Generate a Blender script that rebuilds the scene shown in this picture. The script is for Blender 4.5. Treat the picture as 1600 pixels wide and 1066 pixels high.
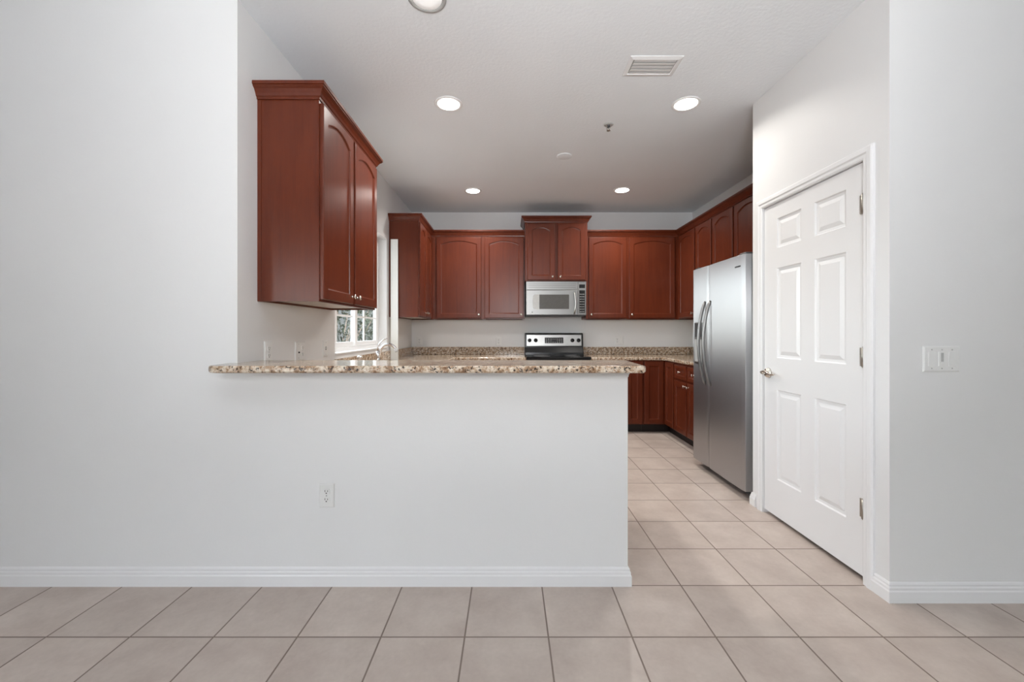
import bpy, math, random
from mathutils import Vector, Matrix

for o in list(bpy.data.objects):
    bpy.data.objects.remove(o, do_unlink=True)
scn = bpy.context.scene
COL = scn.collection
PI = math.pi
R = math.radians

# ------------------------------------------------------------------ camera
F_PX = 645.0
CAM_Z = 1.22
cam_d = bpy.data.cameras.new('camera')
cam_d.sensor_width = 36.0
cam_d.lens = F_PX / 1600 * 36.0
cam_d.shift_x = (800 - 795) / 1600
cam_d.shift_y = -(533 - 518) / 1600
cam_d.clip_start = 0.02
cam = bpy.data.objects.new('camera', cam_d)
cam.location = (0, 0, CAM_Z)
cam.rotation_euler = (PI / 2, 0, 0)
COL.objects.link(cam)
scn.camera = cam

# ------------------------------------------------------------------ world, view, daylight
scn.view_settings.view_transform = 'Standard'
scn.view_settings.look = 'None'
scn.view_settings.gamma = 1.0
scn.view_settings.use_curve_mapping = False
scn.view_settings.exposure = 0.05
w = bpy.data.worlds.new('world')
scn.world = w
w.use_nodes = True
nt = w.node_tree
bg = nt.nodes['Background']
sky = nt.nodes.new('ShaderNodeTexSky')
sky.sky_type = 'NISHITA'
sky.sun_disc = False
sky.sun_elevation = R(50)
sky.sun_rotation = R(120)
sky.dust_density = 2.0
hs = nt.nodes.new('ShaderNodeHueSaturation')      # hazy, nearly white sky
hs.inputs['Saturation'].default_value = 0.35
nt.links.new(sky.outputs[0], hs.inputs['Color'])
nt.links.new(hs.outputs[0], bg.inputs[0])
bg.inputs[1].default_value = 3.4


def area(name, loc, rot, sx, sy, power, col=(1, 1, 1)):
    l = bpy.data.lights.new(name, 'AREA')
    l.shape = 'RECTANGLE'
    l.size, l.size_y = sx, sy
    l.energy = power
    l.color = col
    o = bpy.data.objects.new(name, l)
    o.location = loc
    o.rotation_euler = rot
    COL.objects.link(o)
    return o


# daylight through the sliding door on the left of the living room, behind the camera
area('daylight_sliding_door', (-3.42, -3.0, 1.1), (R(90), 0, R(-90)), 2.4, 2.05, 8, (0.93, 0.97, 1.0))
# the photographer's flash, bounced off the living-room ceiling above and ahead of the camera
fl = area('bounce_flash', (0.08, -0.9, 1.70), (R(180 - 48), 0, 0), 0.7, 0.7, 60, (0.96, 0.98, 1.0))
fl.data.spread = R(132)
# the sky outside lights the kitchen through its window (portal: only guides the sky's own light)
p = area('kitchen_window_portal', (-1.47, 3.755, 1.625), (R(90), 0, R(-90)), 1.3, 1.15, 1)
p.data.cycles.is_portal = True


# ------------------------------------------------------------------ materials
def newmat(name):
    m = bpy.data.materials.new(name)
    m.use_nodes = True
    n = m.node_tree.nodes
    return m, m.node_tree, n['Principled BSDF']


def setp(b, col=None, rough=None, metal=None, coat=None, spec=None):
    if col is not None:
        b.inputs['Base Color'].default_value = (*col, 1)
    if rough is not None:
        b.inputs['Roughness'].default_value = rough
    if metal is not None:
        b.inputs['Metallic'].default_value = metal
    if coat is not None:
        b.inputs['Coat Weight'].default_value = coat
        b.inputs['Coat Roughness'].default_value = 0.15
    if spec is not None:
        b.inputs['Specular IOR Level'].default_value = spec


def noise(nt, scale, detail=3, vec=None, rough=0.5):
    n = nt.nodes.new('ShaderNodeTexNoise')
    n.inputs['Scale'].default_value = scale
    n.inputs['Detail'].default_value = detail
    n.inputs['Roughness'].default_value = rough
    if vec is not None:
        nt.links.new(vec, n.inputs['Vector'])
    return n


def ramp(nt, fac, stops):
    r = nt.nodes.new('ShaderNodeValToRGB')
    e = r.color_ramp.elements
    while len(e) < len(stops):
        e.new(0.5)
    for el, (p, c) in zip(e, stops):
        el.position = p
        el.color = (*c, 1)
    nt.links.new(fac, r.inputs[0])
    return r


def coords(nt, kind='Object', scale=None):
    t = nt.nodes.new('ShaderNodeTexCoord')
    out = t.outputs[kind]
    if scale:
        mp = nt.nodes.new('ShaderNodeMapping')
        mp.inputs['Scale'].default_value = scale
        nt.links.new(out, mp.inputs['Vector'])
        out = mp.outputs[0]
    return out


def bump(nt, b, height, strength, dist):
    bp = nt.nodes.new('ShaderNodeBump')
    bp.inputs['Strength'].default_value = strength
    bp.inputs['Distance'].default_value = dist
    nt.links.new(height, bp.inputs['Height'])
    nt.links.new(bp.outputs[0], b.inputs['Normal'])
    return bp


def paint(name, col, rough=0.55, scale=90, strength=0.12, dist=0.002, var=0.03):
    m, nt, b = newmat(name)
    setp(b, col, rough)
    v = coords(nt)
    n = noise(nt, scale, 3, v)
    bump(nt, b, n.outputs[0], strength, dist)
    n2 = noise(nt, 1.3, 2, v)
    lo = tuple(c * (1 - var) for c in col)
    r = ramp(nt, n2.outputs[0], [(0.3, lo), (0.7, col)])
    nt.links.new(r.outputs[0], b.inputs['Base Color'])
    return m


M = {}
M['wall'] = paint('wall_paint', (0.80, 0.80, 0.795), 0.5)
M['ceiling'] = paint('ceiling_paint', (0.835, 0.865, 0.89), 0.7, 55, 0.35, 0.004)
M['trim'] = paint('trim_paint', (0.82, 0.82, 0.82), 0.3, 200, 0.02, 0.0005, 0.01)
M['plate'] = paint('switch_plastic', (0.80, 0.80, 0.785), 0.3, 200, 0.01, 0.0003, 0.01)
M['vinyl'] = paint('window_vinyl', (0.86, 0.86, 0.86), 0.35, 200, 0.01, 0.0003, 0.01)
M['board'] = paint('white_board', (0.82, 0.83, 0.80), 0.4, 200, 0.01, 0.0003, 0.02)


def simple(name, col, rough=0.4, metal=0.0, coat=None, nscale=40, var=0.08, spec=None):
    m, nt, b = newmat(name)
    setp(b, col, rough, metal, coat, spec)
    v = coords(nt)
    n = noise(nt, nscale, 2, v)
    lo = tuple(c * (1 - var) for c in col)
    r = ramp(nt, n.outputs[0], [(0.3, lo), (0.7, col)])
    nt.links.new(r.outputs[0], b.inputs['Base Color'])
    return m


def wood(name, dark, light, rough=0.29):
    m, nt, b = newmat(name)
    setp(b, light, rough, coat=0.0, spec=0.34)
    oi = nt.nodes.new('ShaderNodeObjectInfo')
    tc = nt.nodes.new('ShaderNodeTexCoord')
    add = nt.nodes.new('ShaderNodeVectorMath')
    add.operation = 'ADD'
    nt.links.new(tc.outputs['Object'], add.inputs[0])
    nt.links.new(oi.outputs['Location'], add.inputs[1])
    mp = nt.nodes.new('ShaderNodeMapping')
    mp.inputs['Scale'].default_value = (14, 14, 1.1)
    nt.links.new(add.outputs[0], mp.inputs['Vector'])
    n = noise(nt, 2.2, 5, mp.outputs[0], 0.6)
    mp2 = nt.nodes.new('ShaderNodeMapping')
    mp2.inputs['Scale'].default_value = (130, 130, 4)
    nt.links.new(add.outputs[0], mp2.inputs['Vector'])
    n2 = noise(nt, 2.0, 2, mp2.outputs[0], 0.5)
    n3 = noise(nt, 3.0, 2, add.outputs[0])
    mx = nt.nodes.new('ShaderNodeMath')
    mx.operation = 'MULTIPLY_ADD'
    nt.links.new(n2.outputs[0], mx.inputs[0])
    mx.inputs[1].default_value = 0.25
    nt.links.new(n.outputs[0], mx.inputs[2])
    mx2 = nt.nodes.new('ShaderNodeMath')
    mx2.operation = 'MULTIPLY_ADD'
    nt.links.new(n3.outputs[0], mx2.inputs[0])
    mx2.inputs[1].default_value = 0.5
    nt.links.new(mx.outputs[0], mx2.inputs[2])
    r = ramp(nt, mx2.outputs[0], [(0.55, dark), (1.1 if False else 1.0, light)])
    nt.links.new(r.outputs[0], b.inputs['Base Color'])
    return m


M['cherry'] = wood('cherry_wood', (0.082, 0.0150, 0.0060), (0.122, 0.0245, 0.0092))
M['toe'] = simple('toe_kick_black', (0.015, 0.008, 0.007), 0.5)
M['birch'] = simple('pale_cabinet_bottom', (0.55, 0.48, 0.42), 0.45)


def granite(name):
    m, nt, b = newmat(name)
    setp(b, (0.5, 0.4, 0.3), 0.12)
    g = nt.nodes.new('ShaderNodeNewGeometry')
    v = g.outputs['Position']
    n1 = noise(nt, 36, 6, v, 0.7)
    r1 = ramp(nt, n1.outputs[0], [(0.33, (0.13, 0.062, 0.030)), (0.44, (0.36, 0.235, 0.145)),
                                  (0.53, (0.58, 0.47, 0.36)), (0.67, (0.74, 0.67, 0.56))])
    n2 = noise(nt, 75, 4, v, 0.7)
    r2 = ramp(nt, n2.outputs[0], [(0.40, (1, 1, 1)), (0.46, (0, 0, 0))])
    mix = nt.nodes.new('ShaderNodeMix')
    mix.data_type = 'RGBA'
    nt.links.new(r2.outputs[0], mix.inputs['Factor'])
    nt.links.new(r1.outputs[0], mix.inputs['A'])
    mix.inputs['B'].default_value = (0.04, 0.03, 0.025, 1)
    vor = nt.nodes.new('ShaderNodeTexVoronoi')
    vor.inputs['Scale'].default_value = 95
    nt.links.new(v, vor.inputs['Vector'])
    r3 = ramp(nt, vor.outputs['Distance'], [(0.12, (1, 1, 1)), (0.25, (0, 0, 0))])
    n4 = noise(nt, 18, 2, v)
    r4 = ramp(nt, n4.outputs[0], [(0.5, (0, 0, 0)), (0.6, (1, 1, 1))])
    mul = nt.nodes.new('ShaderNodeMath')
    mul.operation = 'MULTIPLY'
    nt.links.new(r3.outputs[0], mul.inputs[0])
    nt.links.new(r4.outputs[0], mul.inputs[1])
    mix2 = nt.nodes.new('ShaderNodeMix')
    mix2.data_type = 'RGBA'
    nt.links.new(mul.outputs[0], mix2.inputs['Factor'])
    nt.links.new(mix.outputs['Result'], mix2.inputs['A'])
    mix2.inputs['B'].default_value = (0.30, 0.10, 0.035, 1)
    nt.links.new(mix2.outputs['Result'], b.inputs['Base Color'])
    return m


M['granite'] = granite('speckled_granite')


def tiles():
    m, nt, b = newmat('floor_tile')
    setp(b, (0.4, 0.33, 0.28), 0.38)
    L = nt.links

    def math_(op, a, bb=None, c=None):
        n = nt.nodes.new('ShaderNodeMath')
        n.operation = op
        for i, x in enumerate((a, bb, c)):
            if x is None:
                continue
            if isinstance(x, (int, float)):
                n.inputs[i].default_value = x
            else:
                L.new(x, n.inputs[i])
        return n.outputs[0]
    g = nt.nodes.new('ShaderNodeNewGeometry')
    sp = nt.nodes.new('ShaderNodeSeparateXYZ')
    L.new(g.outputs['Position'], sp.inputs[0])
    S = 0.334
    u = math_('DIVIDE', math_('SUBTRACT', sp.outputs[0], 0.158), S)
    v = math_('DIVIDE', math_('SUBTRACT', sp.outputs[1], 1.647), S)
    fu, fv = math_('FRACT', u), math_('FRACT', v)
    du = math_('MINIMUM', fu, math_('SUBTRACT', 1.0, fu))
    dv = math_('MINIMUM', fv, math_('SUBTRACT', 1.0, fv))
    d = math_('MINIMUM', du, dv)
    mr = nt.nodes.new('ShaderNodeMapRange')
    mr.inputs['From Min'].default_value = 0.0065
    mr.inputs['From Max'].default_value = 0.0125
    L.new(d, mr.inputs['Value'])
    cid = nt.nodes.new('ShaderNodeCombineXYZ')
    L.new(math_('FLOOR', u), cid.inputs[0])
    L.new(math_('FLOOR', v), cid.inputs[1])
    wn = nt.nodes.new('ShaderNodeTexWhiteNoise')
    L.new(cid.outputs[0], wn.inputs['Vector'])
    offs = nt.nodes.new('ShaderNodeVectorMath')
    offs.operation = 'MULTIPLY_ADD'
    L.new(wn.outputs['Color'], offs.inputs[0])
    offs.inputs[1].default_value = (9, 9, 9)
    L.new(g.outputs['Position'], offs.inputs[2])
    n1 = noise(nt, 5.0, 4, offs.outputs[0], 0.6)
    n2 = noise(nt, 60.0, 3, offs.outputs[0], 0.6)
    mixn = math_('ADD', math_('MULTIPLY', n1.outputs[0], 0.8), math_('MULTIPLY', n2.outputs[0], 0.2))
    col = ramp(nt, mixn, [(0.32, (0.46, 0.378, 0.328)), (0.68, (0.60, 0.515, 0.455))])
    hsv = nt.nodes.new('ShaderNodeHueSaturation')
    L.new(col.outputs[0], hsv.inputs['Color'])
    L.new(math_('MULTIPLY_ADD', wn.outputs['Value'], 0.10, 0.95), hsv.inputs['Value'])
    mix = nt.nodes.new('ShaderNodeMix')
    mix.data_type = 'RGBA'
    L.new(mr.outputs[0], mix.inputs['Factor'])
    mix.inputs['A'].default_value = (0.22, 0.17, 0.14, 1)
    L.new(hsv.outputs[0], mix.inputs['B'])
    L.new(mix.outputs['Result'], b.inputs['Base Color'])
    rr = math_('MULTIPLY_ADD', mr.outputs[0], -0.45, 0.85)
    L.new(rr, b.inputs['Roughness'])
    hgt = math_('MULTIPLY_ADD', n2.outputs[0], 0.15, mr.outputs[0])
    bump(nt, b, hgt, 0.35, 0.002)
    return m


M['tile'] = tiles()


def steel(name, col=(0.62, 0.62, 0.63), rough=0.27, aniso=0.0, rot=0.0):
    """brushed metal; with aniso the reflection is smeared sideways"""
    m, nt, b = newmat(name)
    setp(b, col, rough, 1.0)
    v = coords(nt, 'Object', (120, 120, 1.5))
    n = noise(nt, 3.0, 3, v)
    r = nt.nodes.new('ShaderNodeMapRange')
    r.inputs['To Min'].default_value = rough - 0.02
    r.inputs['To Max'].default_value = rough + 0.02
    nt.links.new(n.outputs[0], r.inputs['Value'])
    nt.links.new(r.outputs[0], b.inputs['Roughness'])
    if aniso:
        b.inputs['Anisotropic'].default_value = aniso
        b.inputs['Anisotropic Rotation'].default_value = rot
        t = nt.nodes.new('ShaderNodeTangent')
        t.direction_type = 'RADIAL'
        t.axis = 'Z'
        nt.links.new(t.outputs[0], b.inputs['Tangent'])
    return m


M['steel'] = steel('brushed_steel', (0.52, 0.52, 0.53), 0.42, 1.0, 0.0)
M['steel_light'] = steel('pale_brushed_steel', (0.29, 0.287, 0.28), 0.35)
M['steel_console'] = steel('steel_console', (0.52, 0.515, 0.50), 0.3)
M['chrome'] = simple('polished_chrome', (0.85, 0.85, 0.86), 0.08, 1.0, var=0.02)
M['nickel'] = simple('satin_nickel', (0.72, 0.68, 0.62), 0.22, 1.0, var=0.05)
M['hinge'] = simple('brushed_hinge_metal', (0.50, 0.47, 0.42), 0.35, 1.0, var=0.15)
M['black'] = simple('black_enamel', (0.012, 0.012, 0.013), 0.22)
M['glassblack'] = simple('black_cooktop_glass', (0.010, 0.010, 0.011), 0.06)
M['micro_glass'] = simple('grey_microwave_window', (0.10, 0.097, 0.092), 0.12)
M['darkgrey'] = simple('dark_grey_metal', (0.06, 0.06, 0.062), 0.45)
M['keygrey'] = simple('key_grey', (0.32, 0.32, 0.31), 0.4)
M['slot'] = simple('dark_slot', (0.03, 0.03, 0.03), 0.6)
M['grey'] = simple('grey_plastic', (0.45, 0.45, 0.44), 0.4)
M['bark'] = simple('shrub_bark', (0.09, 0.065, 0.045), 0.9)
M['leaf'] = simple('shrub_leaf', (0.030, 0.038, 0.024), 0.9, nscale=3, var=0.6, spec=0.1)
M['lawn'] = simple('lawn_green', (0.02, 0.027, 0.013), 0.95, nscale=8, var=0.4)
M['backdrop'] = simple('backdrop_grey', (0.035, 0.037, 0.036), 0.9, nscale=20)  # dark colour for the added wall that hides the bright sky


def thin_glass():
    m = bpy.data.materials.new('window_glass')
    m.use_nodes = True
    nt = m.node_tree
    nt.nodes.clear()
    out = nt.nodes.new('ShaderNodeOutputMaterial')
    tr = nt.nodes.new('ShaderNodeBsdfTransparent')
    tr.inputs[0].default_value = (0.96, 0.98, 0.97, 1)
    gl = nt.nodes.new('ShaderNodeBsdfGlossy')
    gl.inputs['Roughness'].default_value = 0.02
    mix = nt.nodes.new('ShaderNodeMixShader')
    mix.inputs[0].default_value = 0.08
    nt.links.new(tr.outputs[0], mix.inputs[1])
    nt.links.new(gl.outputs[0], mix.inputs[2])
    nt.links.new(mix.outputs[0], out.inputs[0])
    return m


M['glass'] = thin_glass()


def emit(name, strength, col=(1, 0.97, 0.92)):
    m, nt, b = newmat(name)
    setp(b, (0.9, 0.9, 0.9), 0.4)
    b.inputs['Emission Color'].default_value = (*col, 1)
    b.inputs['Emission Strength'].default_value = strength
    return m


M['lamp_on'] = emit('lit_lens', 9.0)
M['lamp_off'] = emit('softly_glowing_lens', 0.35, (1, 0.99, 0.97))


# ------------------------------------------------------------------ mesh helpers
class MB:
    def __init__(s):
        s.v, s.f, s.smooth = [], [], []

    def add(s, vs, fs, smooth=False):
        o = len(s.v)
        s.v += [tuple(p) for p in vs]
        for f in fs:
            s.f.append([i + o for i in f])
            s.smooth.append(smooth)

    def box(s, a, b):
        x0, y0, z0 = (min(a[i], b[i]) for i in range(3))
        x1, y1, z1 = (max(a[i], b[i]) for i in range(3))
        s.add([(x0, y0, z0), (x1, y0, z0), (x1, y1, z0), (x0, y1, z0),
               (x0, y0, z1), (x1, y0, z1), (x1, y1, z1), (x0, y1, z1)],
              [(0, 3, 2, 1), (4, 5, 6, 7), (0, 1, 5, 4), (1, 2, 6, 5), (2, 3, 7, 6), (3, 0, 4, 7)])
        return s

    def loops(s, loops, cap0=True, cap1=True, smooth=False, closed=True):
        n = len(loops[0])
        vs = [p for l in loops for p in l]
        fs = []
        for k in range(len(loops) - 1):
            for i in range(n if closed else n - 1):
                j = (i + 1) % n
                fs.append((k * n + i, k * n + j, (k + 1) * n + j, (k + 1) * n + i))
        s.add(vs, fs, smooth)
        caps = []
        if cap0:
            caps.append(list(range(n))[::-1])
        if cap1:
            b = (len(loops) - 1) * n
            caps.append([b + i for i in range(n)])
        o = len(s.v) - len(vs)
        for c in caps:
            s.f.append([i + o for i in c])
            s.smooth.append(False)
        return s

    def prism(s, poly, z0, z1, axis='z'):
        def P(a, b, c):
            return {'z': (a, b, c), 'y': (a, c, b), 'x': (c, a, b)}[axis]
        return s.loops([[P(a, b, z0) for a, b in poly], [P(a, b, z1) for a, b in poly]])

    def lathe(s, prof, origin=(0, 0, 0), axis='z', n=24, smooth=True):
        """prof: (radius, height along axis)."""
        loops = []
        for r, h in prof:
            l = []
            for i in range(n):
                t = 2 * PI * i / n
                c, q = r * math.cos(t), r * math.sin(t)
                p = {'z': (c, q, h), 'y': (c, h, q), 'x': (h, c, q)}[axis]
                l.append(tuple(p[k] + origin[k] for k in range(3)))
            loops.append(l)
        return s.loops(loops, smooth=smooth)

    def tube(s, pts, rad, n=12, flat=1.0, up=None):
        pts = [Vector(p) for p in pts]
        if not isinstance(rad, (list, tuple)):
            rad = [rad] * len(pts)
        loops = []
        ref = Vector(up) if up else Vector((0.31, 0.2, 0.93))
        for i, p in enumerate(pts):
            t = (pts[min(i + 1, len(pts) - 1)] - pts[max(i - 1, 0)]).normalized()
            a = t.cross(ref)
            if a.length < 1e-4:
                a = t.cross(Vector((1, 0, 0)))
            a.normalize()
            b = a.cross(t)
            loops.append([tuple(p + a * (rad[i] * math.cos(2 * PI * k / n)) + b * (rad[i] * flat * math.sin(2 * PI * k / n)))
                          for k in range(n)])
        return s.loops(loops, smooth=True)

    def sweep(s, path, prof, z, d_prev=None, d_next=None):
        """path: plan points; prof: (offset to the right of travel, height)."""
        dirs = [(Vector(b) - Vector(a)).normalized() for a, b in zip(path, path[1:])]
        if len(dirs[0]) == 2:
            dirs = [Vector((d.x, d.y)) for d in dirs]
        rn = lambda d: Vector((d[1], -d[0]))
        loops = []
        for i, p in enumerate(path):
            d1 = dirs[i - 1] if i > 0 else (Vector(d_prev) if d_prev else dirs[0])
            d2 = dirs[i] if i < len(dirs) else (Vector(d_next) if d_next else dirs[-1])
            n1, n2 = rn(d1), rn(d2)
            m = (n1 + n2) / (1 + n1.dot(n2))
            loops.append([(p[0] + m.x * o, p[1] + m.y * o, z + h) for o, h in prof])
        return s.loops(loops)

    def build(s, name, mat, parent=None, bevel=0.0, seg=2, loc=None):
        me = bpy.data.meshes.new(name)
        me.from_pydata(s.v, [], s.f)
        me.polygons.foreach_set('use_smooth', s.smooth)
        import bmesh
        bm = bmesh.new()
        bm.from_mesh(me)
        bmesh.ops.recalc_face_normals(bm, faces=bm.faces)
        bm.to_mesh(me)
        bm.free()
        me.materials.append(mat)
        o = bpy.data.objects.new(name, me)
        COL.objects.link(o)
        if parent is not None:
            o.parent = parent
        if loc:
            o.location = loc
        if bevel:
            md = o.modifiers.new('bevel', 'BEVEL')
            md.width = bevel
            md.segments = seg
            md.limit_method = 'ANGLE'
            md.angle_limit = R(40)
        return o


def box(name, a, b, mat, parent=None, bevel=0.0):
    return MB().box(a, b).build(name, mat, parent, bevel)


def tag(o, label, cat, group=None):
    o['label'] = label
    o['category'] = cat
    if group:
        o['group'] = group
    return o


def thing(name, label, cat, loc=(0, 0, 0), rz=0.0, group=None):
    o = bpy.data.objects.new(name, None)
    o.empty_display_size = 0.1
    COL.objects.link(o)
    o.location = loc
    o.rotation_euler = (0, 0, rz)
    return tag(o, label, cat, group)


def struct(o, label=None):
    o['kind'] = 'structure'
    if label:
        o['label'] = label
    return o


def px(u, v, y):
    return ((u - 795) * y / F_PX, CAM_Z + (518 - v) * y / F_PX)


# ------------------------------------------------------------------ the room
CEIL = 2.82
XL, XR = -1.305, 2.47          # kitchen side walls
YB = 5.55                      # kitchen back wall
YF = 1.985                     # living-room face of the bar wall
YP = 1.865                     # living-room face of the pantry wall
XD = 1.72                      # kitchen face of the pantry wall with the door
BAR_X1 = 0.572
LX0, LX1, LY0 = -3.4, 4.2, -4.5

struct(box('floor', (LX0 - .15, LY0 - .15, -.1), (LX1 + .15, YB + .13, 0), M['tile']))
struct(box('ceiling', (LX0 - .15, LY0 - .15, CEIL), (LX1 + .15, YB + .13, CEIL + .12), M['ceiling']))

b = MB()
b.prism([(LX0, 0), (BAR_X1, 0), (BAR_X1, 1.037), (XL, 1.037), (XL, CEIL), (LX0, CEIL)], YF, YF + .13, 'y')
struct(b.build('wall_front', M['wall']), 'white wall stepping down to the half wall under the granite bar')

WY0, WY1, WZ0, WZ1 = 3.10, 4.41, 1.045, 2.205
b = MB()
b.box((XL - .13, YF + .13, 0), (XL, WY0, CEIL))
b.box((XL - .13, WY1, 0), (XL, YB, CEIL))
b.box((XL - .13, WY0, 0), (XL, WY1, WZ0))
b.box((XL - .13, WY0, WZ1), (XL, WY1, CEIL))
struct(b.build('wall_kitchen_left', M['wall']))
struct(box('wall_back', (XL - .13, YB, 0), (XR + .13, YB + .13, CEIL), M['wall']))
struct(box('wall_kitchen_right', (XR, YP + .11, 0), (XR + .13, YB, CEIL), M['wall']))

DY0, DY1, DZ = 2.0, 2.787, 2.045
b = MB()
b.box((XD, YP + .12, 0), (XD + .11, DY0 - .02, CEIL)) if DY0 - .02 > YP + .12 else None
b.box((XD, YP, DZ + .018), (XD + .11, 2.91, CEIL))
b.box((XD, DY1 + .018, 0), (XD + .11, 2.91, DZ + .018))
b.box((XD, YP, 0), (XD + .11, DY0 - .018, DZ + .018))
b.box((XD + .11, 2.805, 0), (XR, 2.91, CEIL))
struct(b.build('wall_pantry', M['wall']))
struct(box('wall_front_right', (XD + .11, YP, 0), (LX1, YP + .11, CEIL), M['wall']))

# living room behind the camera, with the openings the daylight comes through
b = MB()
b.box((LX0 - .15, LY0, 0), (LX0, -4.2, CEIL))
b.box((LX0 - .15, -1.8, 0), (LX0, YF + .13, CEIL))
b.box((LX0 - .15, -4.2, 2.13), (LX0, -1.8, CEIL))
struct(b.build('wall_left', M['wall']))
struct(box('wall_rear', (LX0 - .15, LY0 - .15, 0), (LX1 + .15, LY0, CEIL), M['wall']))
struct(box('wall_right', (LX1, LY0, 0), (LX1 + .15, YP + .11, CEIL), M['wall']))

# baseboards: stepped profile, offset to the right of travel
BASE = [(0, 0), (.015, 0), (.015, .05), (.012, .056), (.012, .066), (.008, .072), (.008, .08), (.003, .088), (0, .088)]
b = MB().sweep([(LX0, YF), (BAR_X1, YF), (BAR_X1, YF + .13)], BASE, 0)
struct(b.build('baseboard_front', M['trim']))
b = MB().sweep([(XD, 1.944), (XD, YP), (LX1, YP)], BASE, 0)
struct(b.build('baseboard_right', M['trim']))
b = MB().sweep([(XD + .11, 2.91), (XD, 2.91), (XD, DY1 + .075)], BASE, 0)
struct(b.build('baseboard_pantry', M['trim']))

# ------------------------------------------------------------------ door with its casing
CAS = [(0, 0), (.058, 0), (.058, .010), (.05, .016), (.03, .017), (.022, .012), (.008, .012), (0, .008)]


def casing(name, y0, y1, ztop):
    """frame around the opening on the X = XD face; mitred at the top."""
    mb = MB()
    loops = []
    for (yy, zz, my, mz) in [(y0, 0, -1, 0), (y0, ztop, -1, 1), (y1, ztop, 1, 1), (y1, 0, 1, 0)]:
        loops.append([(XD - t, yy + my * o, zz + mz * o) for o, t in CAS])
    mb.loops(loops)
    return mb.build(name, M['trim'])


struct(casing('trim_1', DY0 - .004, DY1 + .004, DZ + .004), 'white moulded casing around the pantry door')
b = MB()
b.box((XD, DY0 - .018, 0), (XD + .11, DY0 - .003, DZ + .018))
b.box((XD, DY1 + .003, 0), (XD + .11, DY1 + .018, DZ + .018))
b.box((XD, DY0 - .003, DZ + .003), (XD + .11, DY1 + .003, DZ + .018))
struct(b.build('trim_2', M['trim']), 'white jamb inside the pantry door casing')


def panel_door():
    """six raised panels; front faces -X at x = XD + .006"""
    xf = XD + .006
    mb = MB()
    ys = [DY0 + .001, DY0 + .113, DY0 + .330, DY0 + .438, DY0 + .658, DY1 - .001]
    zs = [.026, .267, .845, 1.05, 1.628, 1.757, 1.947, DZ - .001]
    verts = {}
    for i in range(len(ys) - 1):
        for j in range(len(zs) - 1):
            y0, y1, z0, z1 = ys[i], ys[i + 1], zs[j], zs[j + 1]
            rect = lambda e, d: [(xf + d, y0 + e, z0 + e), (xf + d, y1 - e, z0 + e), (xf + d, y1 - e, z1 - e), (xf + d, y0 + e, z1 - e)]
            if i in (1, 3) and j in (1, 3, 5):
                mb.loops([rect(0, 0), rect(.006, .007), rect(.020, .009), rect(.042, .002)], cap0=False)
            else:
                mb.add(rect(0, 0), [(0, 1, 2, 3)])
    y0, y1, z0, z1 = ys[0], ys[-1], zs[0], zs[-1]
    mb.loops([[(xf, y0, z0), (xf, y1, z0), (xf, y1, z1), (xf, y0, z1)],
              [(xf + .035, y0, z0), (xf + .035, y1, z0), (xf + .035, y1, z1), (xf + .035, y0, z1)]], cap0=False)
    import bmesh
    o = mb.build('door_1', M['trim'])
    bm = bmesh.new()
    bm.from_mesh(o.data)
    bmesh.ops.remove_doubles(bm, verts=bm.verts, dist=1e-5)
    bmesh.ops.recalc_face_normals(bm, faces=bm.faces)
    bm.to_mesh(o.data)
    bm.free()
    return o


door = struct(panel_door(), 'white six-panel pantry door with lever handle')
hz = .945
hy = 2.742
b = MB().lathe([(.0, -.024), (.018, -.023), (.028, -.016), (.033, -.008), (.034, 0)], (XD + .006, hy, hz), 'x', 28)
hd = b.build('door_handle', M['nickel'], door)
b = MB()
pts, rad = [], []
for k in range(19):
    t = k / 18
    pts.append((XD - .038 + .003 * math.sin(t * PI), hy + .010 - .135 * t, hz + .003 + .008 * math.sin(t * 2 * PI)))
    rad.append(.0085 + .0035 * math.sin(t * PI) - .002 * t)
b.tube(pts, rad, 12, 0.8)
b.tube([(XD - .012, hy, hz), (XD - .028, hy, hz), (XD - .042, hy + .001, hz + .003)], [.012, .010, .0105], 14)
b.build('lever', M['nickel'], hd)
for z in (1.84, 1.095, .358):
    b = MB().lathe([(.0, -.046), (.0078, -.046), (.0078, .046), (0, .046)], (XD - .004, DY0 - .001, z), 'z', 12)
    b.lathe([(.0, .046), (.0045, .046), (.0045, .051), (0, .052)], (XD - .004, DY0 - .001, z), 'z', 10)
    b.lathe([(.0, -.052), (.0045, -.051), (.0045, -.046), (0, -.046)], (XD - .004, DY0 - .001, z), 'z', 10)
    b.box((XD + .002, DY0 + .001, z - .045), (XD + .0062, DY0 + .026, z + .045))
    b.build('hinge', M['hinge'], door)

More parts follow.
